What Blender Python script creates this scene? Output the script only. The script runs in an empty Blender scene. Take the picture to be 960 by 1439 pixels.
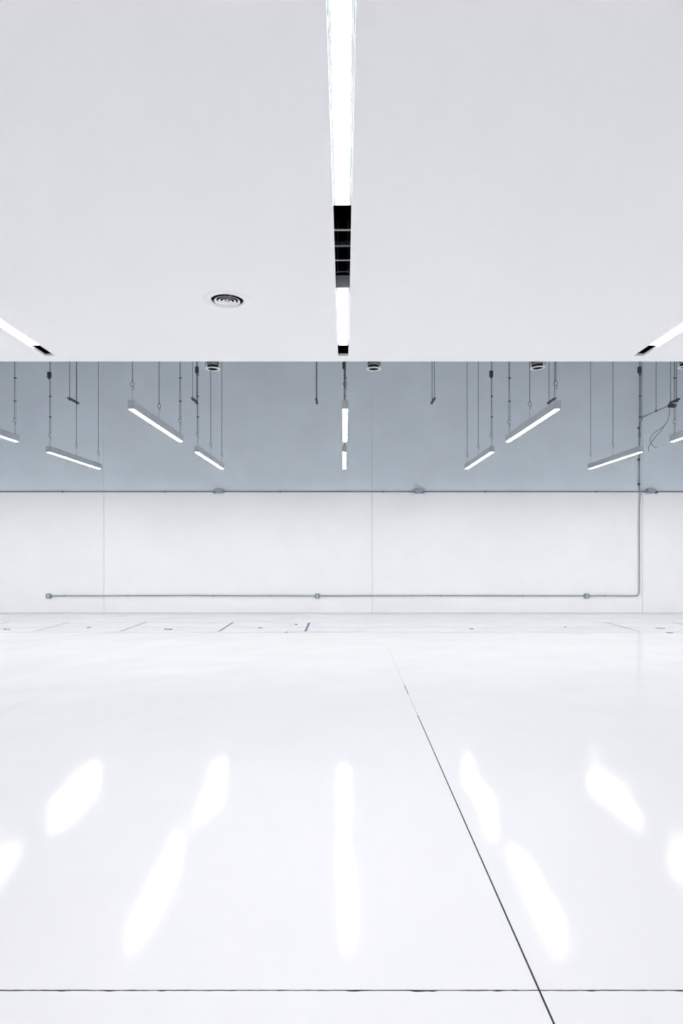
import bpy, bmesh, math, random
from mathutils import Vector
R = random.Random(7)
S = bpy.context.scene
C = S.collection

# ------------------------------------------------------------------ camera, world, exposure
CAM_H, F, VX, VY = 1.5, 880.0, 484.0, 772.0
cam_d = bpy.data.cameras.new('camera')
cam = bpy.data.objects.new('camera', cam_d); C.objects.link(cam)
cam.location = (0, 0, CAM_H); cam.rotation_euler = (math.pi/2, 0, 0)
cam_d.sensor_fit = 'HORIZONTAL'; cam_d.sensor_width = 36
cam_d.lens = 36*F/960
cam_d.shift_x = -(VX-480)/960; cam_d.shift_y = (VY-719.5)/960
cam_d.clip_start = 0.05; cam_d.clip_end = 100
S.camera = cam

w = bpy.data.worlds.new('world'); S.world = w; w.use_nodes = True
w.node_tree.nodes['Background'].inputs[0].default_value = (0.9, 0.95, 1, 1)
w.node_tree.nodes['Background'].inputs[1].default_value = 0.0

S.view_settings.view_transform = 'Standard'; S.view_settings.look = 'None'
S.view_settings.gamma = 1; S.view_settings.use_curve_mapping = False
S.view_settings.exposure = 0.0
LAMP = 72.5            # emission of every luminaire's diffuser
S.cycles.use_denoising = True
S.cycles.filter_width = 1.5
S.cycles.max_bounces = 24; S.cycles.diffuse_bounces = 20; S.cycles.glossy_bounces = 4
S.cycles.sample_clamp_indirect = 10
S.cycles.caustics_reflective = False

# ------------------------------------------------------------------ materials
def mat(name, col, rough=.6, metal=0, noise=0.0, nscale=8, bump=0.0, bscale=60, emit=0, coat=0, spec=.5):
    m = bpy.data.materials.new(name); m.use_nodes = True
    nt = m.node_tree; b = nt.nodes['Principled BSDF']
    b.inputs['Base Color'].default_value = (*col, 1)
    b.inputs['Roughness'].default_value = rough
    b.inputs['Metallic'].default_value = metal
    b.inputs['Specular IOR Level'].default_value = spec
    b.inputs['Coat Weight'].default_value = coat
    if noise or bump:
        tc = nt.nodes.new('ShaderNodeTexCoord')
    if noise:
        n = nt.nodes.new('ShaderNodeTexNoise'); n.inputs['Scale'].default_value = nscale
        n.inputs['Detail'].default_value = 5
        nt.links.new(tc.outputs['Object'], n.inputs['Vector'])
        r = nt.nodes.new('ShaderNodeValToRGB')
        r.color_ramp.elements[0].position = .3; r.color_ramp.elements[1].position = .7
        r.color_ramp.elements[0].color = (*[c*(1-noise) for c in col], 1)
        r.color_ramp.elements[1].color = (*[min(1, c*(1+noise)) for c in col], 1)
        nt.links.new(n.outputs['Fac'], r.inputs['Fac']); nt.links.new(r.outputs['Color'], b.inputs['Base Color'])
    if bump:
        n = nt.nodes.new('ShaderNodeTexNoise'); n.inputs['Scale'].default_value = bscale
        nt.links.new(tc.outputs['Object'], n.inputs['Vector'])
        bp = nt.nodes.new('ShaderNodeBump'); bp.inputs['Strength'].default_value = bump
        bp.inputs['Distance'].default_value = .002
        nt.links.new(n.outputs['Fac'], bp.inputs['Height']); nt.links.new(bp.outputs['Normal'], b.inputs['Normal'])
    if emit:
        b.inputs['Emission Color'].default_value = (1, .998, .99, 1)
        b.inputs['Emission Strength'].default_value = emit
    return m

M = {}
M['ceiling'] = mat('white ceiling paint', (.95, .95, .953), .9, noise=.004, nscale=1.5, spec=.1)
M['wall'] = mat('white wall paint', (.925, .928, .935), .75, noise=.012, nscale=2.0, bump=.15, bscale=18, spec=.2)
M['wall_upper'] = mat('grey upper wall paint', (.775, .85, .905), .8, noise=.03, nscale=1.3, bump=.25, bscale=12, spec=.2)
M['wall_side'] = mat('white side wall paint', (.925, .928, .935), .8, spec=.2)
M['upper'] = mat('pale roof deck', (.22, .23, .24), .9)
M['wall_front'] = mat('grey front wall paint', (.55, .56, .57), .8)
M['dark'] = mat('dark plenum', (.018, .021, .025), .9)
M['groove'] = mat('dark floor joint', (.10, .11, .12), .9, noise=.4, nscale=30)  # mottled dark grey for the open joint
M['filler'] = mat('pale joint filler', (.45, .47, .49), .6)
M['seam'] = mat('panel joint sealant', (.80, .83, .86), .7)
M['housing'] = mat('aluminium luminaire housing', (.48, .52, .56), .5, 0, noise=.03, nscale=10)
M['cap'] = mat('light grey end cap', (.50, .54, .58), .5)
M['diffuser'] = mat('glowing diffuser', (.9, .9, .9), .5, emit=LAMP)
M['cable'] = mat('dark steel cable', (.10, .125, .14), .5, .4)
M['thin'] = mat('thin bright cable', (.42, .47, .50), .4, .5)
M['rod'] = mat('pale galvanised rod', (.88, .90, .92), .5)
M['hook'] = mat('zinc hook', (.16, .19, .21), .4, .7)
M['box'] = mat('dark grey gear box', (.035, .042, .05), .5, noise=.2, nscale=40)
M['strut'] = mat('dark galvanised strut', (.07, .09, .10), .5, .5)
M['conduit'] = mat('grey steel conduit', (.34, .40, .44), .45, .5, noise=.08, nscale=6)
M['conduit_dark'] = mat('dark grey conduit', (.20, .25, .28), .5, .4, noise=.08, nscale=6)
M['outlet'] = mat('grey outlet box', (.26, .33, .37), .4, .5)
M['outlet_face'] = mat('pale outlet face', (.62, .70, .74), .4)
M['white_metal'] = mat('white enamelled metal', (.96, .965, .97), .4)
M['duct'] = mat('grey duct', (.22, .26, .28), .45, .6, noise=.2, nscale=12)
M['tape_blue'] = mat('blue masking tape', (.06, .13, .22), .6, noise=.1, nscale=20)
M['tape_pale'] = mat('pale blue masking tape', (.13, .19, .26), .6, noise=.15, nscale=12)
M['tape_grey'] = mat('grey line tape', (.62, .67, .72), .5, noise=.05, nscale=9)
M['scrap'] = mat('grey scrap', (.25, .32, .40), .7, noise=.3, nscale=60)
M['emergency'] = mat('grey emergency light case', (.36, .41, .47), .5)
M['lens'] = mat('clear lamp lens', (.75, .80, .84), .2)
M['lens_rim'] = mat('lamp rim', (.10, .12, .14), .5)

def floor_mat(name, col, rough):
    m = mat(name, col, rough, spec=.075)
    nt = m.node_tree; b = nt.nodes['Principled BSDF']
    tc = nt.nodes.new('ShaderNodeTexCoord')
    n1 = nt.nodes.new('ShaderNodeTexNoise'); n1.inputs['Scale'].default_value = 90; n1.inputs['Detail'].default_value = 2
    n2 = nt.nodes.new('ShaderNodeTexNoise'); n2.inputs['Scale'].default_value = 1.1; n2.inputs['Detail'].default_value = 1
    for n in (n1, n2): nt.links.new(tc.outputs['Object'], n.inputs['Vector'])
    b1 = nt.nodes.new('ShaderNodeBump'); b1.inputs['Strength'].default_value = .26; b1.inputs['Distance'].default_value = .0012
    b2 = nt.nodes.new('ShaderNodeBump'); b2.inputs['Strength'].default_value = 1; b2.inputs['Distance'].default_value = .012
    nt.links.new(n1.outputs['Fac'], b1.inputs['Height']); nt.links.new(n2.outputs['Fac'], b2.inputs['Height'])
    nt.links.new(b2.outputs['Normal'], b1.inputs['Normal']); nt.links.new(b1.outputs['Normal'], b.inputs['Normal'])
    return m
M['floor'] = floor_mat('glossy white floor coating', (.835, .832, .85), .05)
M['floor_far'] = floor_mat('thinner floor coating', (.83, .832, .85), .09)

# ------------------------------------------------------------------ helpers
def obj(name, bm, m, parent=None, smooth=False):
    me = bpy.data.meshes.new(name)
    bmesh.ops.recalc_face_normals(bm, faces=bm.faces[:])
    bm.to_mesh(me); bm.free()
    for k in (m if isinstance(m, (list, tuple)) else [m]): me.materials.append(M[k])
    if smooth:
        for p in me.polygons: p.use_smooth = True
    o = bpy.data.objects.new(name, me); C.objects.link(o)
    if parent: o.parent = parent
    return o
def struct(name, bm, m, smooth=False):
    o = obj(name, bm, m, None, smooth); o['kind'] = 'structure'; return o
def tag(o, label, cat, group=None):
    o['label'] = label; o['category'] = cat
    if group: o['group'] = group
    return o
def thing(name, label, cat, loc=(0, 0, 0), group=None):
    o = bpy.data.objects.new(name, None); C.objects.link(o); o.location = loc
    o.empty_display_size = .1
    return tag(o, label, cat, group)
def box(bm, a, b, mi=0, bevel=0):
    x0, y0, z0 = a; x1, y1, z1 = b
    v = [bm.verts.new(p) for p in ((x0,y0,z0),(x1,y0,z0),(x1,y1,z0),(x0,y1,z0),(x0,y0,z1),(x1,y0,z1),(x1,y1,z1),(x0,y1,z1))]
    fs = [bm.faces.new([v[i] for i in q]) for q in ((0,3,2,1),(4,5,6,7),(0,1,5,4),(1,2,6,5),(2,3,7,6),(3,0,4,7))]
    for f in fs: f.material_index = mi
    if bevel:
        es = list({e for f in fs for e in f.edges})
        bmesh.ops.bevel(bm, geom=es, offset=bevel, segments=2, affect='EDGES', profile=.5)
    return bm
def tube(bm, pts, r, n=8, closed=False, mi=0):
    pts = [Vector(p) for p in pts]; rings = []
    N = len(pts); up = None
    for i, p in enumerate(pts):
        if closed: t = pts[(i+1) % N]-pts[i-1]
        else: t = pts[min(i+1, N-1)]-pts[max(i-1, 0)]
        t.normalize()
        if up is None: up = Vector((0, 0, 1)) if abs(t.z) < .9 else Vector((1, 0, 0))
        a = up - t*up.dot(t)
        if a.length < 1e-4: a = Vector((0, 1, 0)) - t*t.y
        a.normalize(); up = a; b = t.cross(a)
        rr = r[i] if isinstance(r, (list, tuple)) else r
        rings.append([bm.verts.new(p + (a*math.cos(2*math.pi*k/n)+b*math.sin(2*math.pi*k/n))*rr) for k in range(n)])
    for i in range(N if closed else N-1):
        A, B = rings[i], rings[(i+1) % N]
        for k in range(n):
            bm.faces.new((A[k], A[(k+1) % n], B[(k+1) % n], B[k])).material_index = mi
    if not closed:
        bm.faces.new(rings[0]); bm.faces.new(rings[-1])
    return bm
def lathe(bm, prof, n=40, mi=0, c=(0, 0, 0)):
    rings = []
    for r, z in prof:
        rings.append([bm.verts.new((c[0]+r*math.cos(2*math.pi*k/n), c[1]+r*math.sin(2*math.pi*k/n), c[2]+z)) for k in range(n)])
    for A, B in zip(rings, rings[1:]):
        for k in range(n): bm.faces.new((A[k], A[(k+1) % n], B[(k+1) % n], B[k])).material_index = mi
    return bm
def new(): return bmesh.new()

XW0, XW1 = -8.75, 8.75       # side walls
YB, YF = 14.67, -3.2         # back wall, wall behind the photographer
ZC, ZU = 3.18, 6.5           # lowered ceiling, upper ceiling
YE = 5.6                     # edge of the lowered ceiling

# ------------------------------------------------------------------ floor with its joints
def floor():
    bm = new()
    jx, hw = .663, .0036
    dy = 2.130; hy = .0027
    xs = sorted({XW0, XW1, -3.142, -3.139, jx-hw, jx+hw} | {round(-1.6+i*.02, 4) for i in range(161) if abs(-1.6+i*.02-jx) > .008})
    ys = [YF, dy-hy, dy+hy, 5.66, 6.50, 6.91, 11.38, YB]
    def jit(i, j):
        x, y = xs[i], ys[j]
        if j in (1, 2) and abs(x-jx) > .01:
            y += R.uniform(-.0009, .0009)
            if j == 1 and .235 < x < .305: y -= R.uniform(.002, .006)
            if j == 1 and R.random() < .04: y -= .003
        return (x, y)
    P = {(i, j): jit(i, j) for i in range(len(xs)) for j in range(len(ys))}
    # 0 glossy, 1 far coating, 2 groove, 3 filler
    def kind(i, j):
        xm = (xs[i]+xs[i+1])/2; y0 = ys[j]
        if j == 1: return 2
        if abs(xm-jx) < hw:
            if ys[j+1] <= 5.67 or y0 == 6.50: return 2
            return 3
        if abs(xm+3.1405) < .002 and ys[j+1] <= 6.92: return 3
        return 1 if j == len(ys)-2 else 0
    D = {0: 0, 1: 0, 2: -.012, 3: -.0006}
    cache = {}
    def V(i, j, z):
        k = (i, j, z)
        if k not in cache: cache[k] = bm.verts.new((*P[(i, j)], z))
        return cache[k]
    K = {}
    for i in range(len(xs)-1):
        for j in range(len(ys)-1):
            k = kind(i, j); K[i, j] = k; z = D[k]
            bm.faces.new((V(i,j,z), V(i+1,j,z), V(i+1,j+1,z), V(i,j+1,z))).material_index = k
    for (i, j), k in K.items():
        for di, dj, a, b in ((1, 0, (i+1, j), (i+1, j+1)), (0, 1, (i, j+1), (i+1, j+1))):
            k2 = K.get((i+di, j+dj))
            if k2 is None or D[k2] == D[k]: continue
            bm.faces.new((V(*a, D[k]), V(*b, D[k]), V(*b, D[k2]), V(*a, D[k2]))).material_index = 2
    me = bpy.data.meshes.new('floor')
    bm.normal_update()
    for f in bm.faces:
        if abs(f.normal.z) > .5 and f.normal.z < 0: f.normal_flip()
    bm.to_mesh(me); bm.free()
    for k in ('floor', 'floor_far', 'groove', 'filler'): me.materials.append(M[k])
    o = bpy.data.objects.new('floor', me); C.objects.link(o); o['kind'] = 'structure'
floor()

# ------------------------------------------------------------------ walls
def back_wall():
    bm = new()
    seams = [(-5.63), .655, 6.98]; g, dep = .009, .012
    prof = [(XW0, 0)]
    for s in seams: prof += [(s-g-.004, 0), (s-g, dep), (s+g, dep), (s+g+.004, 0)]
    prof.append((XW1, 0))
    zs = [0, 2.85, ZU]
    cols = [[bm.verts.new((x, YB+d, z)) for z in zs] for x, d in prof]
    for a, b, (p, q) in zip(cols, cols[1:], zip(prof, prof[1:])):
        s = 2 if (p[1] > 0 or q[1] > 0) else None
        for k in (0, 1):
            f = bm.faces.new((a[k], b[k], b[k+1], a[k+1])); f.material_index = k if (s is None or k == 1) else 2
    struct('wall_back', bm, ['wall', 'wall_upper', 'seam'])
back_wall()
for nm, a, b in (('wall_left', (XW0-.1, YF, 0), (XW0, YB, ZU)), ('wall_right', (XW1, YF, 0), (XW1+.1, YB, ZU)),
                 ('wall_front', (XW0, YF-.1, 0), (XW1, YF, ZU))):
    struct(nm, box(new(), a, b), 'wall_front' if nm == 'wall_front' else 'wall_side')
struct('baseboard_back', box(new(), (XW0, YB-.006, 0), (XW1, YB, .018)), 'tape_grey')

# ------------------------------------------------------------------ ceilings
SLOTW = .089
SLOTS = [(-.01, 5.435), (-2.555, 5.435), (2.555, 5.435), (-5.12, 5.435), (5.12, 5.435), (-7.67, 5.435), (7.67, 5.435)]
SLOT0 = -2.6
def low_ceiling():
    bm = new(); t = .02
    xs = [XW0]
    for x, _ in sorted(SLOTS): xs += [x-SLOTW/2, x+SLOTW/2]
    xs.append(XW1)
    ys = [YF, SLOT0, 5.435, YE]
    # round hole for the diffuser in the strip between slots is left as an octagon-free plate: cut below
    vx, vy, vr = -.79, 4.224, .112
    def cell(x0, x1, y0, y1):
        for z in (ZC, ZC+t):
            f = bm.faces.new([bm.verts.new(p) for p in ((x0,y0,z),(x1,y0,z),(x1,y1,z),(x0,y1,z))])
            f.material_index = 0 if z == ZC else 1
    for i in range(len(xs)-1):
        for j in range(3):
            slot = (i % 2 == 1) and j == 1
            if slot: continue
            if j == 1 and xs[i] < vx < xs[i+1]:
                x0, x1 = xs[i], xs[i+1]; h = .2
                cell(x0, x1, ys[1], vy-h); cell(x0, x1, vy+h, ys[2])
                cell(x0, vx-h, vy-h, vy+h); cell(vx+h, x1, vy-h, vy+h)
                n = 48
                for z, mi in ((ZC, 0), (ZC+t, 1)):
                    outer, inner = [], []
                    for k in range(n):
                        a = 2*math.pi*k/n; c, s = math.cos(a), math.sin(a); q = h/max(abs(c), abs(s))
                        outer.append(bm.verts.new((vx+c*q, vy+s*q, z))); inner.append(bm.verts.new((vx+c*vr, vy+s*vr, z)))
                    for k in range(n):
                        bm.faces.new((outer[k], outer[(k+1)%n], inner[(k+1)%n], inner[k])).material_index = mi
                continue
            cell(xs[i], xs[i+1], ys[j], ys[j+1])
    def wallq(p, q):
        bm.faces.new([bm.verts.new((p[0],p[1],ZC)), bm.verts.new((q[0],q[1],ZC)), bm.verts.new((q[0],q[1],ZC+t)), bm.verts.new((p[0],p[1],ZC+t))])
    for x, ye in SLOTS:
        a, b = x-SLOTW/2, x+SLOTW/2
        wallq((a, SLOT0), (a, ye)); wallq((b, SLOT0), (b, ye)); wallq((a, ye), (b, ye)); wallq((a, SLOT0), (b, SLOT0))
    wallq((XW0, YE), (XW1, YE))
    me = bpy.data.meshes.new('ceiling'); bm.normal_update(); bm.to_mesh(me); bm.free()
    for k in ('ceiling', 'dark'): me.materials.append(M[k])
    o = bpy.data.objects.new('ceiling', me); C.objects.link(o); o['kind'] = 'structure'
low_ceiling()
struct('ceiling', box(new(), (XW0, YF, ZU), (XW1, YE-.02, ZU+.1)), 'dark')
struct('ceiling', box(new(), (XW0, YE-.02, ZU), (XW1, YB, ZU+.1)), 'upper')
struct('wall_light_block', box(box(new(), (XW0, YE-.04, ZC+.02), (XW1, YE-.03, ZU), 0), (XW0, YE-.03, ZC+.02), (XW1, YE-.02, ZU), 1), ['dark', 'wall_side'])  # unseen fascia added to keep far-room light out of the plenum

# framing seen up inside the centre slot
for nm, y, z, r, m, x0, x1 in (('ceiling_rod', 3.43, 3.25, .0055, 'rod', -.5, .5), ('ceiling_rod', 3.81, 3.26, .005, 'rod', -.5, .5)):
    struct(nm, tube(new(), [(x0, y, z), (x1, y, z)], r, 8), m)
bm = box(new(), (-.6, 3.655, 3.275), (.6, 3.675, 3.30)); struct('ceiling_joist', bm, 'duct')

# ------------------------------------------------------------------ recessed luminaires in the slots
LH, REC = .080, .012
def linear_light(t, y0, y1, zb, lh, w, lip):
    """housing + diffuser + two end caps in the thing's local space; w half width, lip width of the rim beside the diffuser"""
    bm = new()
    prof = [(-w, 0), (-w, lh-.008), (-w+.008, lh), (w-.008, lh), (w, lh-.008), (w, 0), (w-lip, 0), (w-lip, lh-.02), (-w+lip, lh-.02), (-w+lip, 0)]
    A = [bm.verts.new((px, y0+.004, zb+pz)) for px, pz in prof]; B = [bm.verts.new((px, y1-.004, zb+pz)) for px, pz in prof]
    for k in range(len(prof)):
        k2 = (k+1) % len(prof); bm.faces.new((A[k], A[k2], B[k2], B[k]))
    bm.faces.new(A); bm.faces.new(B)
    obj('housing', bm, 'housing', t)
    d = obj('diffuser', box(new(), (-w+lip, y0+.004, zb+.001), (w-lip, y1-.004, zb+.006)), 'diffuser', t)
    d['label'] = 'glowing white diffuser'
    for ya, yb in ((y0, y0+.004), (y1-.004, y1)):
        obj('end_cap', box(new(), (-w-.0005, ya, zb-.0005), (w+.0005, yb, zb+lh+.0005)), 'cap', t)

def recessed(x, y0, y1, label):
    t = thing('recessed_light', label, 'ceiling light', (x, y0, ZC+REC), 'linear lights recessed in the lowered ceiling')
    linear_light(t, 0, y1-y0, 0, LH, .0425, .0105)
    for yy in (.0, y1-y0):     # little suspension yoke at each end
        s = -1 if yy == 0 else 1
        bm = new(); tube(bm, [(-.036, yy+s*.012, LH+.02), (.036, yy+s*.012, LH+.02)], .003, 6)
        for sx in (-1, 1): tube(bm, [(sx*.033, yy+s*.012, LH+.02), (sx*.033, yy+s*.012, LH+.35)], .002, 6); box(bm, (sx*.033-.005, yy+s*.012-.005, LH+.012), (sx*.033+.005, yy+s*.012+.005, LH+.026))
        obj('bracket', bm, 'thin', t)
    return t
recessed(-.01, .3, 3.08, 'long glowing linear light in the centre ceiling slot')
recessed(-.01, 4.05, 5.19, 'short glowing linear light in the centre ceiling slot nearest the ceiling edge')
recessed(-2.555, 4.05, 5.19, 'glowing linear light in the left ceiling slot, cut by the left side of the photo')
recessed(2.555, 4.05, 5.19, 'glowing linear light in the right ceiling slot, cut by the right side of the photo')
for x, s in ((-5.12, 'second ceiling slot from the left wall'), (5.12, 'second ceiling slot from the right wall'), (-7.67, 'ceiling slot beside the left wall'), (7.67, 'ceiling slot beside the right wall')):  # unseen slot lights added to light the room evenly
    recessed(x, 4.05, 5.19, 'added linear light, out of view, in the %s' % s)

# ------------------------------------------------------------------ round ceiling diffuser
def diffuser_cones(t, z, parent_rings=True):
    bm = new(); lathe(bm, [(.107, .004), (.110, -.004), (.130, -.007), (.150, -.006), (.158, -.001), (.158, .001), (.108, .004)], 56)
    obj('outer_ring', bm, 'white_metal', t, True)
    for r in (.086, .060, .034):
        bm = new(); lathe(bm, [(r, -.006), (r+.001, -.008), (r-.004, -.007), (r-.014, .0005), (r-.015, .0013), (r-.003, -.005), (r, -.006)], 56)
        bm.faces.ensure_lookup_table()
        for f in bm.faces[3*56:5*56]: f.material_index = 1      # cone backs painted dark to stand in for shade in the gaps
        obj('inner_cone', bm, ['white_metal', 'dark'], t, False)
    bm = new(); lathe(bm, [(.001, -.002), (.007, -.003), (.009, 0), (.001, .003)], 24); obj('centre_plug', bm, 'white_metal', t, True)
    bm = new()
    for a in (55, 175, 295):
        a = math.radians(a); tube(bm, [(.006*math.cos(a), .006*math.sin(a), .001), (.108*math.cos(a), .108*math.sin(a), .001)], .0014, 6)
    obj('spoke', bm, 'thin', t)
t = thing('air_diffuser', 'round white air vent with dark concentric rings, set flush in the lowered ceiling', 'vent', (-.79, 4.224, ZC))
diffuser_cones(t, 0)
bm = new(); lathe(bm, [(.1115, .004), (.1115, .30), (.001, .30)], 40); obj('duct_collar', bm, 'dark', t, True)

def hung_diffuser(x, y, z, label, tilt=0):
    t = thing('hanging_diffuser', label, 'vent', (x, y, z), 'round white ring diffusers hung by the far wall')
    t.rotation_euler = (0, tilt, 0)
    bm = new(); lathe(bm, [(.108, 0), (.112, -.012), (.140, -.014), (.158, -.006), (.158, .004), (.135, .010), (.110, .012), (.108, 0)], 48)
    obj('ring', bm, 'white_metal', t, True)
    bm = new(); lathe(bm, [(.107, .002), (.112, .05), (.112, .068)], 40)
    for r in (.085, .055): lathe(bm, [(r, -.001), (r-.02, .012), (r-.022, .010), (r, -.004)], 40)
    lathe(bm, [(.112, .045), (.001, .045)], 40)
    obj('collar', bm, 'dark', t, True)
    bm = new(); lathe(bm, [(.112, .066), (.118, .068), (.118, .088), (.112, .09)], 40); obj('clamp_band', bm, 'thin', t, True)
    bm = new(); prof = [(.112, .09)]
    nseg = int((ZU-z-.09)/.03)
    for k in range(nseg): zz = .09+k*.03; prof += [(.128, zz+.008), (.128, zz+.018), (.118, zz+.028)]
    lathe(bm, prof, 32); obj('flexible_duct', bm, 'duct', t, True)
    for sx in (-1, 1):
        obj('bracket', box(new(), (sx*.123-.006, -.13, .03), (sx*.123+.006, -.115, .14)), 'strut', t)
hung_diffuser(-2.73, 13.0, 5.245, 'round white ring diffuser under a grey duct, leftmost of four by the far wall')
hung_diffuser(.61, 13.0, 5.245, 'round white ring diffuser under a grey duct, just right of the centre hanging lights')
hung_diffuser(4.01, 13.0, 5.265, 'round white ring diffuser tilted slightly, above the right hanging light', math.radians(-3))
hung_diffuser(6.83, 12.5, 5.143, 'round white ring diffuser cut off by the right side of the photo', math.radians(-3))

# ------------------------------------------------------------------ pendant luminaires
def hook_bm(x, y, z, s=1.0):
    bm = new()
    n = 14
    tube(bm, [(x+.018*s*math.cos(2*math.pi*k/n), y, z+.024*s*math.sin(2*math.pi*k/n)) for k in range(n)], .0035*s, 6, closed=True)
    tube(bm, [(x, y, z+.024*s), (x, y, z+.05*s)], .006*s, 8)
    tube(bm, [(x-.002, y, z-.024*s), (x+.012*s, y, z-.034*s), (x+.014*s, y, z-.046*s), (x+.002, y, z-.056*s)], .004*s, 6)
    return bm
PH = .105
def pendant(x, y0, y1, label, power, boxz=None):
    """power: 'near' or 'far' end carries the cord"""
    t = thing('pendant_light', label, 'pendant light', (x, y0, ZC), 'linear lights hung on cables beyond the lowered ceiling')
    L = y1-y0; top = ZU-ZC
    linear_light(t, 0, L, 0, PH, .038, .010)
    for k, yy in enumerate((.06, L/2, L-.06)):
        hz = PH + .20 + R.uniform(-.01, .02); dx = R.uniform(-.004, .004)
        powered = (power == 'near' and k == 0) or (power == 'far' and k == 2)
        obj('cable', tube(new(), [(dx, yy, top), (dx, yy, hz+.05)], .0055 if power == 'near' else .0048, 6), 'cable', t)
        obj('hook', hook_bm(dx, yy, hz, 1.15), 'hook', t)
        bm = tube(new(), [(dx, yy, hz-.05), (0, yy, PH+.02)], .003, 6)
        tube(bm, [(0, yy, PH+.03), (0, yy, PH+.012), (0, yy, PH)], [.004, .007, .012], 8)
        obj('drop_cable', bm, 'thin', t)
        if powered:
            s = .018
            pts = [(s, yy, top)] + [(s+.006*math.sin(q*1.3), yy, top-(top-PH)*q/12) for q in range(1, 12)] + [(s*.5, yy, PH)]
            obj('power_cord', tube(new(), pts, .0042, 6), 'thin' , t)
            for zz in (.62, .98, 1.35):
                obj('cable_tie', box(new(), (-.010, yy-.012, zz-.008), (.028, yy+.012, zz+.008), bevel=.003), 'box', t)
    if boxz is not None:
        bm = box(new(), (-.034, .03, boxz-ZC-.06), (.024, .075, boxz-ZC+.05), bevel=.005)
        b = obj('driver_box', bm, 'box', t)
        bm = new(); box(bm, (-.03, .026, boxz-ZC-.045), (-.004, .03, boxz-ZC+.03)); tube(bm, [(-.006, .05, boxz-ZC-.06), (.0, .05, boxz-ZC-.09)], [.016, .008], 8)
        obj('cover_plate', bm, 'strut', b)
NEAR, FAR = (7.50, 9.78), (10.82, 13.10)
pendant(-5.12, *NEAR, 'hanging linear light cut off by the left side of the photo', 'far')
pendant(-2.555, *NEAR, 'near hanging linear light left of centre, large and sloping steeply', 'far')
pendant(.01, *NEAR, 'near hanging linear light seen end-on in the middle, the taller bright strip', 'far')
pendant(2.555, *NEAR, 'near hanging linear light right of centre, large, under the tilted ring diffuser', 'far')
pendant(5.12, *NEAR, 'hanging linear light cut off by the right side of the photo, beside the loose wires', 'far')
pendant(-5.12, *FAR, 'hanging linear light at far left, whole, left of the wall panel joint', 'near', 4.53)
pendant(-2.555, *FAR, 'small far hanging linear light left of centre, below the leftmost ring diffuser', 'near', 4.62)
pendant(0, *FAR, 'far hanging linear light seen end-on in the middle, the shorter lower strip', 'near', 4.70)
pendant(2.555, *FAR, 'small far hanging linear light right of centre, near the middle wall lamp', 'near', 4.55)
pendant(5.13, *FAR, 'far hanging linear light at right, its end crossing the vertical wall conduit', 'near', 4.62)

for x, s in ((-7.67, 'left'), (7.67, 'right')):  # extra pendants outside the view, added to brighten the far area
    pendant(x, *NEAR, 'added near hanging light, out of view, beside the %s wall' % s, 'far')
    pendant(x, *FAR, 'added far hanging light, out of view, beside the %s wall' % s, 'near', 4.6)

# ------------------------------------------------------------------ hung strut pieces
ZS = 4.59
for x, lab in ((-5.66, 'short dark strut hung on two rods, above the far left hanging light'),
               (-3.125, 'short dark strut hung on two rods, between the two left hanging lights'),
               (-.58, 'short dark strut hung on rods, left of the centre hanging lights'),
               (1.855, 'short dark strut hung on rods, right of the centre hanging lights'),
               (4.33, 'short dark strut hung on rods, behind the near right hanging light')):
    t = thing('hung_strut', lab, 'strut', (x, 12.86, ZS), 'short struts hung on rods by the far wall')
    bm = new()
    for a, b in (((-.021, -.03, 0), (.021, .46, .004)), ((-.021, -.03, .004), (-.017, .46, .035)), ((.017, -.03, .004), (.021, .46, .035))): box(bm, a, b)
    obj('channel', bm, 'strut', t)
    for yy in (.04, .38):
        obj('rod', tube(new(), [(0, yy, -.02), (0, yy, ZU-ZS)], .0075, 8), 'conduit_dark', t)
        obj('nut', tube(new(), [(0, yy, -.022), (0, yy, -.002)], .016, 6), 'strut', t)

# ------------------------------------------------------------------ overhead branch conduit with junction box at the right
t = thing('branch_conduit', 'thin conduit running out from the wall to a dark junction box at upper right', 'conduit', (6.95, 13.1, 4.58))
obj('pipe', tube(new(), [(0, .15, 0), (0, 1.50, 0), (0, 1.535, -.01), (0, 1.545, -.05)], .012, 10), 'conduit_dark', t)
bm = box(new(), (-.085, .12, -.075), (.07, .20, .0), bevel=.008); jb = obj('junction_box', bm, 'box', t)
obj('cover_plate', box(new(), (-.07, .112, -.065), (.055, .12, -.01)), 'strut', jb)
bm = new(); box(bm, (-.03, -.12, .025), (.012, .24, .055)); obj('channel', bm, 'box', t)
obj('end_clamp', box(new(), (-.02, -.02, .0), (.03, .03, .05), bevel=.006), 'strut', t)
for yy in (.0, .24, .86):
    obj('rod', tube(new(), [(0, yy, .0), (0, yy, ZU-4.58)], .0085, 8), 'conduit_dark', t)
obj('pipe_clamp', box(new(), (-.016, .845, -.02), (.016, .875, .035), bevel=.004), 'strut', t)

def px(x, y, d): return ((x-VX)*d/F, d, CAM_H+(VY-y)*d/F)
def smooth_pts(p, n=6):
    p = [Vector(q) for q in p]; out = []
    for i in range(len(p)-1):
        p0 = p[max(i-1, 0)]; p1 = p[i]; p2 = p[i+1]; p3 = p[min(i+2, len(p)-1)]
        for k in range(n):
            u = k/n
            out.append(.5*((2*p1)+(p2-p0)*u+(2*p0-5*p1+4*p2-p3)*u*u+(3*p1-p0-3*p2+p3)*u**3))
    out.append(p[-1]); return out
cord_base = [(6.89, 13.26, 4.51), (6.885, 13.26, 4.38), (6.83, 13.25, 4.20), (6.77, 13.24, 4.12)]
A = cord_base + [(6.65, 13.22, 4.03), (6.515, 13.20, 3.94), (6.455, 13.20, 3.84), (6.455, 13.20, 3.755), (6.50, 13.20, 3.69), (6.55, 13.20, 3.652), (6.59, 13.20, 3.650)]
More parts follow.
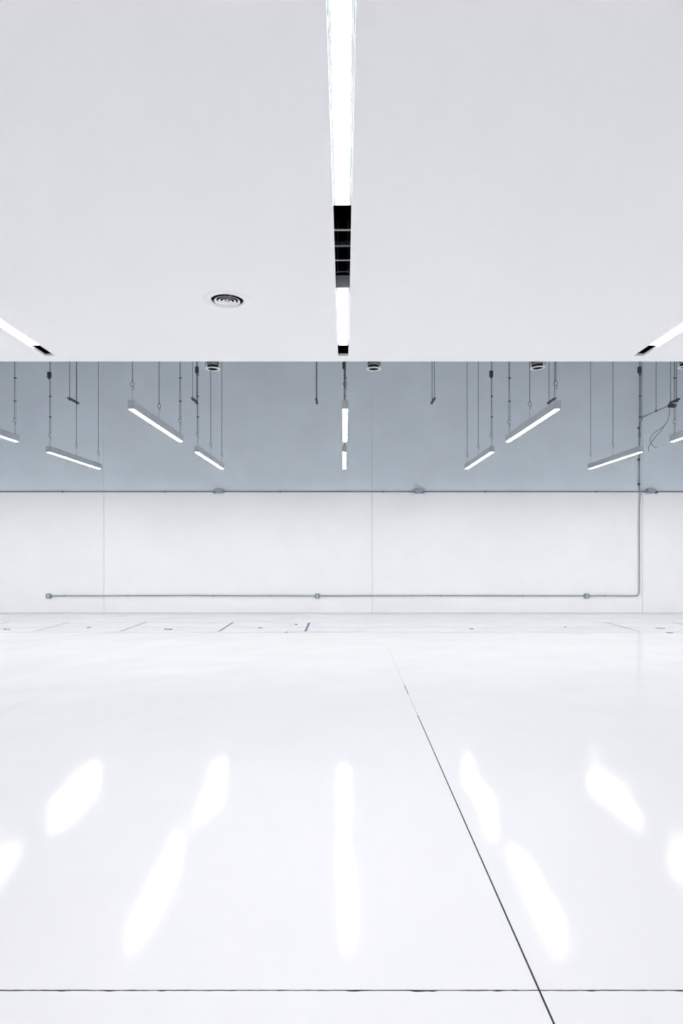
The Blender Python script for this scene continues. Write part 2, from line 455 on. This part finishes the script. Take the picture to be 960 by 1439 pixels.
B = cord_base + [(6.69, 13.26, 3.99), (6.585, 13.28, 3.87), (6.50, 13.29, 3.74), (6.455, 13.29, 3.665), (6.462, 13.29, 3.585)]
bm = tube(new(), smooth_pts(A), .0065, 6)
obj('loose_wire', bm, 'conduit_dark', t)
obj('loose_wire', tube(new(), smooth_pts(B), .0075, 6), 'conduit_dark', t)
for o in list(t.children):
    if o.name.startswith('loose_wire'):
        for v in o.data.vertices: v.co -= Vector(t.location)

# ------------------------------------------------------------------ conduits and fittings on the back wall
yc = YB-.022
t = thing('wall_conduit', 'thin dark conduit running level across the wall at mid height', 'conduit', (0, yc, 2.85))
obj('pipe', tube(new(), [(XW0+.02, .006, 0), (XW1-.02, .006, 0)], .0145, 10), 'conduit_dark', t)
for x in (-8.2, -6.6, -4.2, -1.5, .9, 3.3, 5.9, 8.6):
    obj('strap', box(new(), (x-.015, -.012, -.022), (x+.015, .021, .022), bevel=.003), 'conduit_dark', t)

t = thing('outlet_conduit', 'grey conduit coming down the wall at right and bending left to the outlets', 'conduit', (0, yc, 0))
def wx(x): return (x-VX)*yc/F
def wz(y): return CAM_H+(VY-y)*yc/F
zo = wz(837.3); rb = .10; xv = wx(898.7)
arc = [(xv-rb+rb*math.cos(a), 0, zo+rb-rb*math.sin(a)) for a in [math.pi/2*k/8 for k in range(9)]]
pts = [(wx(901.0), 0, ZU-.02), (wx(901.0), 0, wz(592)), (wx(899), 0, wz(598)), (wx(898.7), 0, wz(604)), (xv, 0, wz(683)), (wx(899.6), 0, wz(690)), (wx(899.4), -.01, wz(693)), (wx(898.9), 0, wz(715)), (xv, 0, zo+rb+.02)] + arc + [(wx(824.5)+.06, 0, zo+.001)]
obj('pipe', tube(new(), pts, .0135, 10), 'conduit', t)
for xa, xb in ((446, 824.5), (68.5, 446)):
    obj('pipe', tube(new(), [(wx(xa)+.06, 0, zo), (wx((xa+xb)/2), 0, zo+.008), (wx(xb)-.06, 0, zo)], .0135, 10), 'conduit', t)
for y, r in ((601.5, .030), (646, .026), (680.5, .026)):
    obj('coupling', tube(new(), [(wx(898.4), 0, wz(y+1.6)), (wx(898.4), 0, wz(y-1.6))], .021, 10), 'strut', t)
    obj('strap', box(new(), (wx(896.2), -.004, wz(y+.6)), (wx(899.5), .02, wz(y-.6))), 'strut', t)
for x in (90.5, 180, 300, 380, 520, 620, 735, 850):
    obj('strap', box(new(), (wx(x)-.012, -.012, zo-.018), (wx(x)+.012, .021, zo+.024), bevel=.003), 'conduit', t)

def outlet(xp, label):
    x, z = wx(xp), wz(837.6)
    t = thing('outlet_box', label, 'outlet', (x, YB, z), 'outlet boxes low on the far wall')
    bm = new()
    c = .022; a = .058
    prof = [(-a+c,-a),(a-c,-a),(a,-a+c),(a,a-c),(a-c,a),(-a+c,a),(-a,a-c),(-a,-a+c)]
    f0 = [bm.verts.new((p, -.055, q)) for p, q in prof]; f1 = [bm.verts.new((p, -.001, q)) for p, q in prof]
    for k in range(8): bm.faces.new((f0[k], f0[(k+1)%8], f1[(k+1)%8], f1[k]))
    bm.faces.new(f0); bm.faces.new(f1)
    obj('case', bm, 'outlet', t)
    for sz in (.019, -.021):
        bm = new(); n = 16
        v0 = [bm.verts.new((.021*math.cos(2*math.pi*k/n), -.062, sz+.016*math.sin(2*math.pi*k/n))) for k in range(n)]
        v1 = [bm.verts.new((v.co.x, -.054, v.co.z)) for v in v0]
        for k in range(n): bm.faces.new((v0[k], v0[(k+1)%n], v1[(k+1)%n], v1[k]))
        bm.faces.new(v0); s = obj('socket', bm, 'outlet_face', t)
        bm = new()
        for dx in (-.007, .007): box(bm, (dx-.0012, -.0625, sz-.003), (dx+.0012, -.0618, sz+.006))
        obj('slot', bm, 'box', s)
outlet(68.5, 'grey outlet box at the left end of the low wall conduit')
outlet(446, 'grey outlet box in the middle of the low wall conduit')
outlet(824.5, 'grey outlet box at the right, near the conduit bend')

def emergency(xp, label):
    t = thing('emergency_light', label, 'emergency light', (wx(xp), YB, 2.85), 'twin-head lamps on the wall conduit')
    bm = new(); prof = [(-.115, -.02), (-.125, .015), (-.11, .045), (-.07, .068), (0, .078), (.07, .068), (.11, .045), (.125, .015), (.115, -.02), (.07, -.045), (-.07, -.045)]
    A = [bm.verts.new((p*.94, -.11, q*.94)) for p, q in prof]; M0 = [bm.verts.new((p, -.09, q)) for p, q in prof]; B = [bm.verts.new((p, -.001, q)) for p, q in prof]
    n = len(prof)
    for P, Q in ((A, M0), (M0, B)):
        for k in range(n): bm.faces.new((P[k], P[(k+1)%n], Q[(k+1)%n], Q[k]))
    bm.faces.new(A); bm.faces.new(B); obj('case', bm, 'emergency', t)
    for s in (-1, 1):
        d = Vector((s*.25, -.55, -.75)).normalized(); p = Vector((s*.098, -.115, -.03))
        h = obj('lamp_head', tube(new(), [p-d*.02, p, p+d*.028], [.016, .030, .036], 16), 'lens_rim', t)
        obj('lens', tube(new(), [p+d*.0275, p+d*.034], [.031, .024], 16), 'lens', h)
emergency(308, 'grey twin-head wall lamp at left on the mid-height conduit')
emergency(588.5, 'grey twin-head wall lamp in the middle on the mid-height conduit')
emergency(914, 'grey twin-head wall lamp at right, beside the vertical conduit')

# ------------------------------------------------------------------ tape lines on the floor near the wall
def strip(x0, x1, y0, y1, m, label, group):
    bm = new(); n = 16; prev = None; L = max(x1-x0, y1-y0)
    along_x = (x1-x0) > (y1-y0)
    if along_x: n = 60
    rows = []
    for k in range(n+1):
        u = k/n; j = R.uniform(-.0015, .0015)
        a = (x0+(x1-x0)*u, y0+j) if along_x else (x0+j, y0+(y1-y0)*u)
        b = (x0+(x1-x0)*u, y1+j) if along_x else (x1+j, y0+(y1-y0)*u)
        rows.append([bm.verts.new((*p, z)) for p in (a, b) for z in (.0002, .0016)])
    for p, q in zip(rows, rows[1:]):
        for i, j in ((0, 1), (1, 3), (3, 2), (2, 0)): bm.faces.new((p[i], p[j], q[j], q[i]))
    bm.faces.new([rows[0][i] for i in (0, 1, 3, 2)]); bm.faces.new([rows[-1][i] for i in (0, 1, 3, 2)])
    cx, cy = (x0+x1)/2, (y0+y1)/2
    for v in bm.verts: v.co.x -= cx; v.co.y -= cy
    o = obj('floor_tape', bm, m); o.location = (cx, cy, 0); return tag(o, label, 'tape', group)
GT = 'short tape lines pointing at the far wall'
for x, m, wd, y0, y1, lab in (
    (-6.93, 'tape_pale', .02, 12.2, 12.95, 'faint tape line at the extreme left of the taped floor band'),
    (-5.66, 'tape_pale', .026, 11.42, 12.92, 'pale blue tape line, second from the left on the floor band'),
    (-4.09, 'tape_pale', .032, 11.42, 12.92, 'blue-grey tape line on the floor just right of the left wall panel joint'),
    (-2.29, 'tape_blue', .036, 11.42, 12.92, 'dark blue tape line on the floor below the left wall lamp'),
    (-.715, 'tape_blue', .042, 11.46, 12.80, 'short steep dark blue tape line below the middle outlet box'),
    (5.39, 'tape_pale', .030, 11.42, 12.90, 'pale tape line leaning right on the floor below the conduit bend'),
    (6.76, 'tape_pale', .018, 12.5, 12.95, 'faint tape line at the extreme right of the taped floor band')):
    strip(x-wd/2, x+wd/2, y0, y1, m, lab, GT)
G2 = 'long tape lines running across the floor'
strip(XW0+.1, XW1-.1, 12.90, 12.965, 'tape_grey', 'long pale tape line across the floor, nearest the far wall', G2)
strip(XW0+.1, XW1-.1, 12.10, 12.14, 'tape_grey', 'long pale tape line across the floor, middle of three', G2)
strip(XW0+.1, XW1-.1, 11.36, 11.42, 'tape_grey', 'long pale tape line across the floor at the edge of the glossy coating', G2)

def scrap(xp, yp, wpx, label, ang=0, s=1.0):
    d = CAM_H*F/(yp-VY); wdt = wpx*d/F; bm = new(); n = 7
    rows = []
    for k in range(n+1):
        u = k/n-.5
        h = .006+.008*s*R.random()
        rows.append([bm.verts.new((u*wdt, y+R.uniform(-.01, .01), z)) for y in (-.035, .035) for z in (.0005, h)])
    for p, q in zip(rows, rows[1:]):
        for i, j in ((0, 1), (1, 3), (3, 2), (2, 0)): bm.faces.new((p[i], p[j], q[j], q[i]))
    bm.faces.new([rows[0][i] for i in (0, 1, 3, 2)]); bm.faces.new([rows[-1][i] for i in (0, 1, 3, 2)])
    o = obj('tape_scrap', bm, 'scrap'); o.location = ((xp-VX)*d/F, d, 0); o.rotation_euler[2] = math.radians(ang)
    tag(o, label, 'scrap', 'small scraps lying on the taped floor band')
scrap(10, 884.3, 8, 'dark scrap on the floor at the extreme left, in front of the left outlet', 20)
scrap(125, 882, 5, 'tiny grey scrap on the floor left of the left wall panel joint', 5)
scrap(234, 884.3, 4, 'small scrap, left one of a pair below the near left light', 60)
scrap(239.5, 884.5, 3.5, 'small scrap, right one of a pair below the near left light', 60)
scrap(366, 882.3, 4, 'dark scrap between the two dark blue tape lines', 40)
scrap(416.5, 877.5, 4, 'tiny scrap just left of the short steep blue tape line', 5)
scrap(402.5, 888.8, 3, 'tiny scrap on the coating edge left of the steep blue tape line', 0)
scrap(663, 884, 3, 'small dark scrap alone on the floor right of the centre joint', 40)
scrap(795, 881.3, 2.5, 'tiny scrap on the floor left of the right outlet box', 0)
scrap(928, 883, 11, 'long thin scrap on the floor right of the wall conduit bend', -12, .5)
scrap(941, 889.2, 8, 'thin scrap on the floor at far right, nearest of the scraps', -5, .5)
